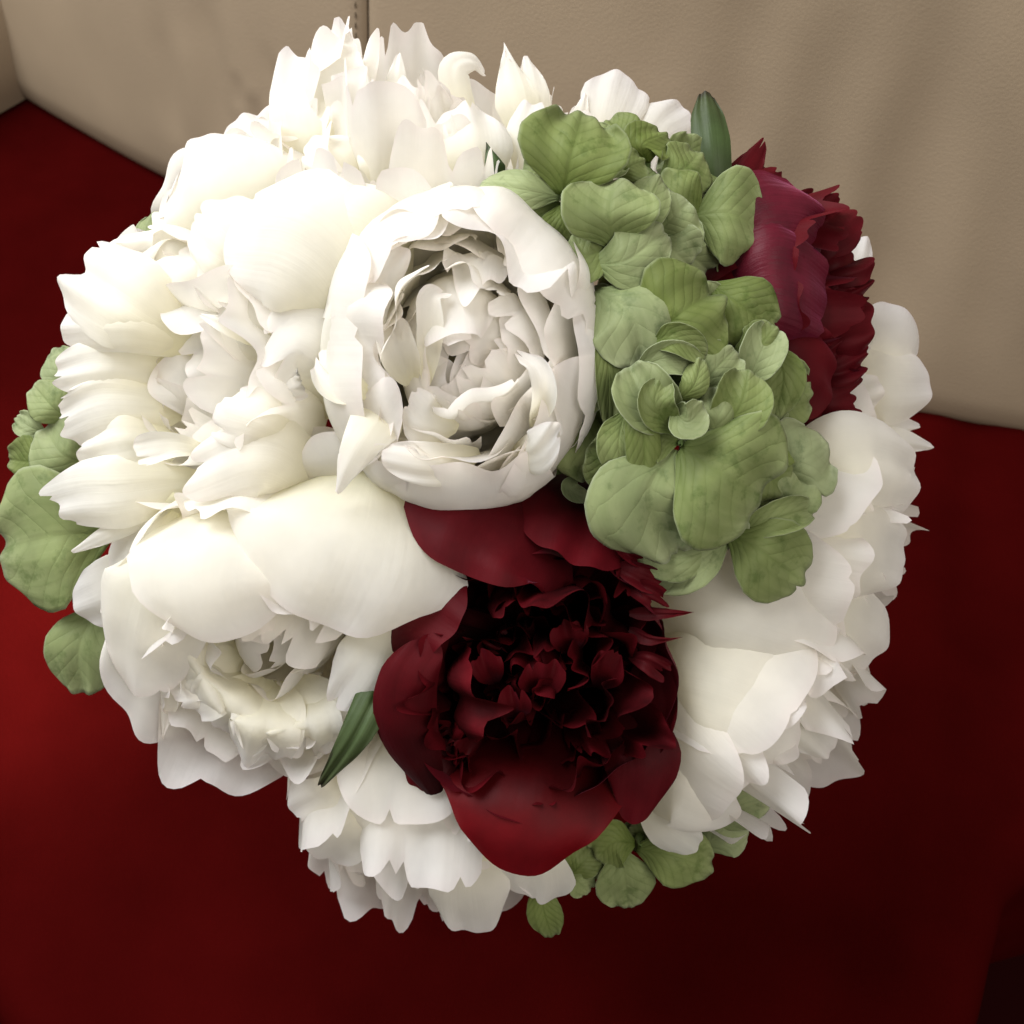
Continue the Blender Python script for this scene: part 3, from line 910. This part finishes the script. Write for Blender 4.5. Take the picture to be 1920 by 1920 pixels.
W(w5, [(650, 1430, 180), (620, 1490, 220), (560, 1540, 180)], 60, w='fringe', cup=-.2, teeth=(5, .1))
W(w5, [(700, 1480, 180), (660, 1540, 220), (580, 1590, 170)], 70, w='fringe', cup=-.2, teeth=(5, .1))
W(w5, [(1000, 1560, 180), (1010, 1620, 190), (990, 1690, 140)], 80, w='fringe', cup=-.3, teeth=(6, .12))

# --- dark red, front
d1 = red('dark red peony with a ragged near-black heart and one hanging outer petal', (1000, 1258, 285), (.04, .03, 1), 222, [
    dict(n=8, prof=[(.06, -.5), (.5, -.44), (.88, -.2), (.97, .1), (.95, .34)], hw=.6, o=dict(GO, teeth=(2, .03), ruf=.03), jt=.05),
    dict(mat=REDHEART_SHADE, n=10, prof=[(.06, -.5), (.5, -.42), (.80, -.1), (.86, .15), (.86, .38)], hw=.32, o=dict(FO, teeth=(0, 0), scallop=(4, .12), ruf=.2), jt=.14, jphi=.2, js=.25, jl=.2),
    dict(mat=REDHEART_SHADE, n=11, prof=[(.06, -.5), (.4, -.42), (.66, -.1), (.70, .18), (.70, .44)], hw=.30, o=dict(FO, teeth=(0, 0), scallop=(4, .14), ruf=.24), jt=.2, jphi=.25, js=.3, jl=.3),
    dict(mat=REDHEART_SHADE, n=11, prof=[(.06, -.5), (.32, -.4), (.50, -.1), (.54, .18), (.52, .45)], hw=.26, o=dict(FO, teeth=(0, 0), scallop=(3, .16), ruf=.28), jt=.24, jphi=.3, js=.3, jl=.3),
    dict(mat=REDHEART_SHADE, n=9, prof=[(.06, -.5), (.22, -.3), (.35, 0), (.36, .22), (.3, .45)], hw=.24, o=dict(FO, teeth=(0, 0), scallop=(3, .16), ruf=.28), jt=.26, jphi=.3, js=.3, jl=.35),
    dict(mat=REDHEART_SHADE, n=6, prof=[(.03, -.4), (.1, -.2), (.18, 0), (.18, .22), (.12, .42)], hw=.2, o=dict(FO, teeth=(0, 0), scallop=(3, .16), ruf=.28), jt=.25)], 111)
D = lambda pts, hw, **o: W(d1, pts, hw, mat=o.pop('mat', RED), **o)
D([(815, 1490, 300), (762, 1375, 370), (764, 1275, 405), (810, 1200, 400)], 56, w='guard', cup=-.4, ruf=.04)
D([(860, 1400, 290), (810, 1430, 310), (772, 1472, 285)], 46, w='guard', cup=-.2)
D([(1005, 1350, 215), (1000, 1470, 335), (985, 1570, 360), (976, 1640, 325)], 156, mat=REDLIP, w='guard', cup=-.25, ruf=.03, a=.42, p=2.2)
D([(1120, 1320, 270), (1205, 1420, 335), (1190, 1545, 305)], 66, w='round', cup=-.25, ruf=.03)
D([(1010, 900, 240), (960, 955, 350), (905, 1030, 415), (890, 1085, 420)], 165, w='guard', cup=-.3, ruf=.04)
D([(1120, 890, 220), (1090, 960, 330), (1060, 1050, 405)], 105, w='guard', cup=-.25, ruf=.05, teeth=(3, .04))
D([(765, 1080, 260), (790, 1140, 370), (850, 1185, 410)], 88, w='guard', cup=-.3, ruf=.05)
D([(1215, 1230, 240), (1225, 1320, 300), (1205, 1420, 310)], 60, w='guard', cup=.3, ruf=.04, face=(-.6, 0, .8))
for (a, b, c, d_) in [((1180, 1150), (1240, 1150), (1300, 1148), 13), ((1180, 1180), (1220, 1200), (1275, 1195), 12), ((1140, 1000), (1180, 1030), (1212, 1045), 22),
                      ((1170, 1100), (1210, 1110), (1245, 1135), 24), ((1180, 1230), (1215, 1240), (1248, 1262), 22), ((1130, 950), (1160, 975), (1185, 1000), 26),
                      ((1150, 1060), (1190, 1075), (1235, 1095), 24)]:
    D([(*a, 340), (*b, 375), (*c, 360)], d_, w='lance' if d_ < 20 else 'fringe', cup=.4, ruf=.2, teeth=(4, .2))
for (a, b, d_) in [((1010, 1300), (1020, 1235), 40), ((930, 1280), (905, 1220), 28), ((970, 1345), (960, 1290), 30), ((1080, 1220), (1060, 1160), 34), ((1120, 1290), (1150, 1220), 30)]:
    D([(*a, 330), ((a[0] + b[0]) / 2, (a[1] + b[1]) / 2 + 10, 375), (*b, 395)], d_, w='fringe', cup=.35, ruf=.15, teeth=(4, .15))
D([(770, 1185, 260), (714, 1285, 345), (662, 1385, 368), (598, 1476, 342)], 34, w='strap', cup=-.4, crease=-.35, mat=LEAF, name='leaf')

# --- dark red, right
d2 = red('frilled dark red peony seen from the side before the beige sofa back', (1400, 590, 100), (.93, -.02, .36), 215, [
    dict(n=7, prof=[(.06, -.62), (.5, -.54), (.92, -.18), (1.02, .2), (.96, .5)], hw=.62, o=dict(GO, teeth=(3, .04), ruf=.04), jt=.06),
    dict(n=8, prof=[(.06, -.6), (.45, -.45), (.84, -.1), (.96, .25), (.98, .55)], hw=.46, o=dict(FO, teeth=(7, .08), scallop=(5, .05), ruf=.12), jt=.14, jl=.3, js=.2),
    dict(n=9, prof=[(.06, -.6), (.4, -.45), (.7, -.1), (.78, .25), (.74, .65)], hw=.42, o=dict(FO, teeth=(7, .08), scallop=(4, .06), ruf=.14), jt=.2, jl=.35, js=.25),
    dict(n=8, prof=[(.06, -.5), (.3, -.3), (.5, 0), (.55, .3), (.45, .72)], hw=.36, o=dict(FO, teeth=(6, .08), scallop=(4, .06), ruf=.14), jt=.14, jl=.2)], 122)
E = lambda pts, hw, **o: W(d2, pts, hw, mat=o.pop('mat', RED), **o)
E([(1350, 440, 200), (1390, 340, 230), (1435, 262, 190)], 36, w='strap', cup=-.4, teeth=(4, .15))
E([(1370, 420, 210), (1420, 350, 235), (1462, 322, 200)], 34, w='fringe', cup=-.3, teeth=(5, .15))
E([(1340, 520, 230), (1420, 430, 320), (1500, 425, 295), (1545, 450, 245)], 105, mat=REDGLOSS, w='guard', cup=-.28, ruf=.07, wrinkle=.02, teeth=(4, .04))
E([(1330, 600, 240), (1430, 530, 340), (1500, 540, 320), (1550, 575, 255)], 120, mat=REDGLOSS, w='guard', cup=-.28, ruf=.07, wrinkle=.02, teeth=(4, .04))
E([(1350, 720, 220), (1460, 700, 310), (1530, 710, 290), (1560, 740, 240)], 100, w='guard', cup=-.4, ruf=.04)
for (x0, y0, x1, y1, x2, y2, hw_, hh) in [(1440, 440, 1500, 400, 1545, 372, 44, 190), (1470, 480, 1540, 440, 1592, 400, 52, 200), (1490, 530, 1560, 490, 1612, 462, 56, 205),
                                          (1500, 590, 1570, 560, 1630, 528, 60, 200), (1500, 650, 1570, 625, 1626, 600, 58, 195), (1490, 700, 1560, 690, 1622, 665, 56, 190),
                                          (1480, 750, 1550, 745, 1612, 735, 52, 180), (1450, 780, 1510, 785, 1560, 800, 46, 170)]:
    jx, jy = d2[2].uniform(-16, 12), d2[2].uniform(-14, 14)
    E([(x0, y0, hh - 40), (x1, y1 + jy * .5, hh + 20 + jy), (x2 + jx, y2 + jy, hh - 10)], hw_ * d2[2].uniform(.75, 1.2), w='fringe', cup=d2[2].uniform(-.4, .3), ruf=.2, freq=d2[2].uniform(1.6, 3.2), scallop=(int(d2[2].integers(3, 7)), .13), teeth=(5, .06), nu=61)
E([(1310, 340, 40), (1290, 300, 50), (1278, 270, 40)], 26, w='fringe', cup=-.2, teeth=(3, .1))
E([(1345, 390, 240), (1336, 270, 255), (1322, 172, 220)], 36, w='strap', cup=-.35, a=.05, mat=LEAF, name='leaf')

# ------------------------------------------------------------------ hydrangeas
HG = 'green hydrangea heads of the bouquet'


def hydrangea(label, ctr, axis, florets, seed):
    root, inv, M = thing('hydrangea', label, 'hydrangea', HG, ctr, axis)
    rng = np.random.default_rng(seed)
    stem(root, M, inv, rad=.0032)
    hub = M.translation
    for (c, sepals) in florets:
        # floret body: bead eye on a thin stalk that runs back to the head's stem
        cw = at(*c)
        st = cw.lerp(hub, .55)
        n_ = (cw - hub).normalized()
        fo = tube('floret', [hub.lerp(cw, .15), st, cw - n_ * .001, cw + n_ * .0016, cw + n_ * .0027], [.0011, .0011, .0012, .0019, .0004], STEM, root, inv, 8)
        for sp in sepals:
            pts, hw = sp[0], sp[1]
            o = dict(nu=27, nv=19, ruf=.075, cup=.22, w='round', a=.10, p=2.2, freq=rng.uniform(1.2, 2.0), scallop=(2, .02), crease=rng.uniform(-.08, .03), wrinkle=.011, cupscale=.55)
            if len(sp) > 2:
                o.update(sp[2])
            if abs(o['cup']) >= .35:
                o['cupscale'] = 1.0
            V, nu, nv = free_petal(pts, hw * 1.1, o, rng)
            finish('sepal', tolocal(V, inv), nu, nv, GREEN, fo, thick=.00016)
    return root


def star(c, r, n, seed, axis=(0, 0, 1), hw=.55):
    """a floret of n sepals spread round the direction axis"""
    rg = np.random.default_rng(seed)
    ax = np.array(axis, float); ax /= np.linalg.norm(ax)
    t1 = np.cross(ax, (0.2, 1, .1)); t1 /= np.linalg.norm(t1)
    t2 = np.cross(ax, t1)
    a0 = rg.uniform(0, 6.28)
    out = []
    for i in range(n):
        a = a0 + 6.283 * i / n + rg.uniform(-.2, .2)
        d = t1 * math.cos(a) + t2 * math.sin(a)
        rr = r * rg.uniform(.85, 1.15)
        lift = rg.uniform(-.1, .45)
        c_ = np.array(c, float)
        out.append(([tuple(c_ + d * rr * .05), tuple(c_ + d * rr * .55 + ax * rr * .22), tuple(c_ + d * rr + ax * rr * lift)], rr * hw * rg.uniform(.9, 1.15), dict(face=tuple(ax), cup=rg.uniform(-.25, .35))))
    return (tuple(c), out)


hydrangea('green hydrangea head beside the pointed leaf, in front of the small white peony', (1180, 420, 180), (.3, -.4, .85), [
    ((1060, 370, 400), [
        ([(1056, 366, 398), (1072, 290, 425), (1092, 213, 390)], 80, dict(cup=.12)),
        ([(1050, 370, 396), (980, 356, 415), (903, 345, 380)], 30, dict(cup=-.3)),
        ([(1052, 385, 385), (965, 385, 400), (915, 365, 370)], 26, dict(cup=.3)),
        ([(1062, 364, 398), (1105, 352, 405), (1150, 338, 395)], 36, dict(cup=-.2)),
        ([(1066, 402, 400), (1100, 398, 420), (1130, 376, 415)], 20, dict(cup=.45)),
        ([(1050, 385, 390), (1055, 415, 400), (1070, 450, 385)], 34, {})]),
    ((1147, 462, 395), [
        ([(1147, 460, 405), (1143, 400, 440), (1150, 340, 415)], 70, dict(cup=.3)),
        ([(1160, 458, 392), (1208, 390, 410), (1238, 332, 385)], 34, dict(cup=-.3)),
        ([(1145, 462, 396), (1100, 478, 408), (1076, 440, 395)], 42, dict(cup=.3)),
        ([(1110, 496, 396), (1175, 488, 432), (1250, 430, 412)], 46, dict(cup=-.3, teeth=(4, .05)))]),
    ((1305, 420, 315), [
        ([(1300, 405, 320), (1370, 400, 352), (1424, 430, 310)], 74, dict(cup=-.2)),
        ([(1312, 410, 318), (1270, 372, 350), (1232, 330, 335)], 50, dict(cup=-.2)),
        ([(1290, 430, 312), (1295, 475, 330), (1330, 508, 300)], 46, dict(cup=.2)),
        ([(1300, 420, 312), (1255, 440, 330), (1215, 470, 320)], 46, {})]),
    ((1215, 300, 300), [
        ([(1160, 332, 345), (1182, 312, 358), (1208, 302, 345)], 27, dict(cup=.3)),
        ([(1212, 305, 310), (1205, 270, 335), (1250, 252, 305)], 38, dict(cup=-.2)),
        ([(1195, 290, 280), (1165, 245, 290), (1140, 222, 265)], 34, dict(cup=-.2)),
        ([(1240, 335, 310), (1285, 315, 325), (1312, 285, 290)], 46, dict(cup=-.2)),
        ([(1225, 320, 310), (1200, 345, 330), (1180, 370, 320)], 40, {})]),
    star((1290, 330, 260), 75, 4, 5, (.5, -.4, .8)), star((1110, 300, 330), 75, 4, 6, (-.1, -.4, .9)), star((1230, 440, 350), 80, 4, 7),
    star((1040, 330, 330), 60, 4, 8, (-.3, -.3, .9)), star((1370, 480, 250), 60, 4, 9, (.6, .1, .8)), star((1090, 450, 340), 60, 4, 10)], 201)

hydrangea('large green hydrangea head wedged between the cup-shaped white peony and the red ones', (1290, 800, 200), (.25, 0, .97), [
    ((1170, 555, 400), [
        ([(1118, 545, 398), (1185, 590, 445), (1208, 690, 425)], 66, dict(cup=-.3)),
        ([(1220, 640, 405), (1280, 585, 445), (1345, 545, 410)], 82, dict(cup=-.18, teeth=(7, .07), ruf=.1)),
        ([(1128, 555, 398), (1140, 680, 425), (1142, 800, 395)], 22, dict(cup=.3, face=(.4, 0, 1))),
        ([(1175, 560, 395), (1200, 520, 420), (1250, 505, 390)], 45, dict(cup=.2))]),
    ((1275, 775, 425), [
        ([(1225, 642, 432), (1268, 636, 465), (1325, 668, 450)], 26, dict(cup=.5)),
        ([(1268, 805, 432), (1208, 745, 462), (1178, 686, 448)], 48, dict(cup=.45)),
        ([(1188, 695, 436), (1250, 672, 458), (1318, 682, 440)], 27, dict(cup=.45)),
        ([(1264, 812, 440), (1228, 760, 475), (1242, 708, 468)], 30, dict(cup=.5)),
        ([(1260, 768, 455), (1290, 792, 482), (1320, 762, 472)], 29, dict(cup=.5)),
        ([(1268, 755, 448), (1302, 722, 475), (1316, 672, 462)], 22, dict(cup=-.4))]),
    ((1340, 770, 400), [
        ([(1332, 828, 425), (1346, 780, 460), (1338, 725, 450)], 30, dict(cup=-.4)),
        ([(1342, 822, 428), (1388, 762, 455), (1402, 695, 440)], 44, dict(cup=.35)),
        ([(1300, 745, 425), (1342, 692, 435), (1378, 655, 420)], 38, dict(cup=.2)),
        ([(1330, 800, 410), (1300, 830, 425), (1290, 850, 415)], 30, {})]),
    ((1276, 832, 435), [
        ([(1278, 838, 438), (1355, 888, 470), (1432, 940, 425)], 108, dict(cup=-.16, a=.05)),
        ([(1262, 842, 430), (1218, 930, 450), (1268, 1045, 395)], 92, dict(cup=-.2, teeth=(4, .04))),
        ([(1182, 732, 440), (1206, 815, 462), (1208, 918, 428)], 28, dict(cup=-.4)),
        ([(1172, 770, 418), (1160, 830, 440), (1168, 888, 420)], 32, dict(cup=.3)),
        ([(1270, 828, 432), (1230, 815, 440), (1200, 830, 430)], 40, {})]),
    ((1390, 620, 360), [
        ([(1335, 535, 375), (1395, 575, 400), (1455, 625, 370)], 52, dict(cup=-.2, teeth=(5, .08))),
        ([(1432, 640, 365), (1468, 700, 385), (1452, 785, 362)], 36, dict(cup=-.3)),
        ([(1398, 725, 388), (1425, 665, 405), (1448, 612, 385)], 36, dict(cup=.4)),
        ([(1375, 662, 385), (1415, 655, 402), (1455, 612, 388)], 34, dict(cup=-.2))]),
    ((1370, 1005, 355), [
        ([(1368, 1000, 362), (1430, 1035, 392), (1508, 1096, 330)], 64, dict(cup=-.15, teeth=(4, .05))),
        ([(1380, 1002, 365), (1445, 975, 385), (1526, 950, 345)], 28, dict(cup=.35)),
        ([(1365, 1012, 358), (1300, 1058, 372), (1218, 1095, 325)], 36, dict(cup=.25)),
        ([(1350, 1022, 360), (1270, 1045, 382), (1180, 1015, 355)], 38, dict(cup=-.3))]),
    ((1465, 900, 315), [
        ([(1462, 890, 325), (1505, 862, 350), (1550, 832, 320)], 66, dict(cup=-.2)),
        ([(1458, 968, 330), (1480, 930, 350), (1505, 885, 335)], 46, dict(cup=.15)),
        ([(1460, 900, 322), (1440, 860, 340), (1430, 820, 330)], 48, {})]),
    ((1110, 830, 315), [
        ([(1110, 785, 350), (1098, 840, 375), (1118, 900, 345)], 50, dict(cup=-.3)),
        ([(1098, 772, 372), (1110, 750, 385), (1120, 728, 380)], 20, dict(cup=.6)),
        ([(1080, 890, 330), (1068, 915, 340), (1102, 938, 330)], 16, dict(cup=.5)),
        ([(1150, 910, 370), (1165, 945, 380), (1148, 985, 350)], 30, dict(cup=.3))]),
    star((1330, 620, 350), 90, 4, 15), star((1200, 640, 370), 85, 4, 16), star((1180, 880, 360), 85, 4, 17), star((1400, 850, 350), 95, 4, 18, (.3, 0, 1)),
    star((1300, 960, 360), 95, 4, 19, (0, .3, 1)), star((1430, 740, 320), 80, 4, 20, (.5, 0, .9)), star((1230, 1020, 320), 75, 4, 21, (0, .4, .9)),
    star((1250, 720, 345), 80, 4, 22), star((1120, 700, 340), 70, 4, 23), star((1080, 800, 310), 75, 4, 25), star((1110, 610, 330), 70, 4, 26), star((1440, 980, 310), 70, 4, 24, (.3, .3, .9))], 202)

hydrangea('green hydrangea with broad flat sepals poking out left of the ragged white peony', (200, 930, 20), (-.9, .1, .4), [
    ((195, 1010, 130), [
        ([(205, 1000, 130), (105, 1005, 185), (0, 1030, 140)], 118, dict(cup=-.12, a=.05)),
        ([(190, 1130, 110), (148, 1215, 135), (155, 1302, 95)], 60, dict(cup=-.2)),
        ([(200, 1100, 110), (170, 1130, 110), (150, 1150, 95)], 34, {})]),
    ((130, 840, 120), [
        ([(165, 870, 135), (115, 850, 165), (80, 800, 140)], 56, dict(cup=-.2)),
        ([(132, 790, 135), (95, 760, 162), (62, 722, 140)], 38, dict(cup=-.25)),
        ([(110, 850, 130), (60, 865, 145), (14, 862, 115)], 44, dict(cup=-.2)),
        ([(85, 812, 120), (55, 800, 128), (30, 782, 110)], 22, dict(cup=.3)),
        ([(150, 720, 130), (110, 690, 140), (100, 655, 110)], 34, dict(cup=-.2)),
        ([(95, 900, 90), (55, 915, 95), (25, 935, 75)], 28, {})]),
    star((150, 920, 90), 80, 4, 31, (-.6, 0, .8))], 203)

hydrangea('green hydrangea half hidden at the bottom beneath the pale side-turned peony', (1200, 1530, 20), (.2, .8, .3), [
    ((1200, 1580, 120), [
        ([(1195, 1590, 128), (1260, 1605, 155), (1335, 1630, 118)], 52, dict(cup=-.2)),
        ([(1160, 1590, 115), (1172, 1650, 125), (1178, 1702, 85)], 50, dict(cup=-.2)),
        ([(1190, 1580, 120), (1150, 1580, 135), (1120, 1610, 115)], 42, {})]),
    ((1325, 1560, 90), [
        ([(1330, 1550, 105), (1390, 1512, 130), (1440, 1500, 100)], 42, dict(cup=-.25)),
        ([(1318, 1590, 95), (1355, 1565, 112), (1402, 1545, 90)], 44, dict(cup=-.2)),
        ([(1318, 1560, 95), (1330, 1530, 110), (1352, 1492, 100)], 22, dict(cup=.4))]),
    ((1060, 1630, 90), [
        ([(1010, 1650, 100), (1020, 1710, 105), (1035, 1758, 75)], 30, dict(cup=-.3)),
        ([(1070, 1640, 100), (1090, 1620, 115), (1115, 1590, 100)], 30, {}),
        ([(1070, 1640, 100), (1085, 1655, 110), (1105, 1672, 95)], 24, {})]),
    star((1110, 1600, 70), 60, 4, 41, (0, .6, .7)), star((1250, 1560, 70), 70, 4, 42, (.2, .6, .7))], 204)

hydrangea('lone green hydrangea sepals showing left of the broad rounded white petals', (360, 460, 60), (-.7, -.3, .5), [
    ((320, 450, 105), [([(325, 480, 110), (284, 440, 128), (296, 396, 115)], 30, dict(cup=-.3)), ([(325, 470, 105), (300, 490, 110), (290, 510, 95)], 24, {})])], 205)
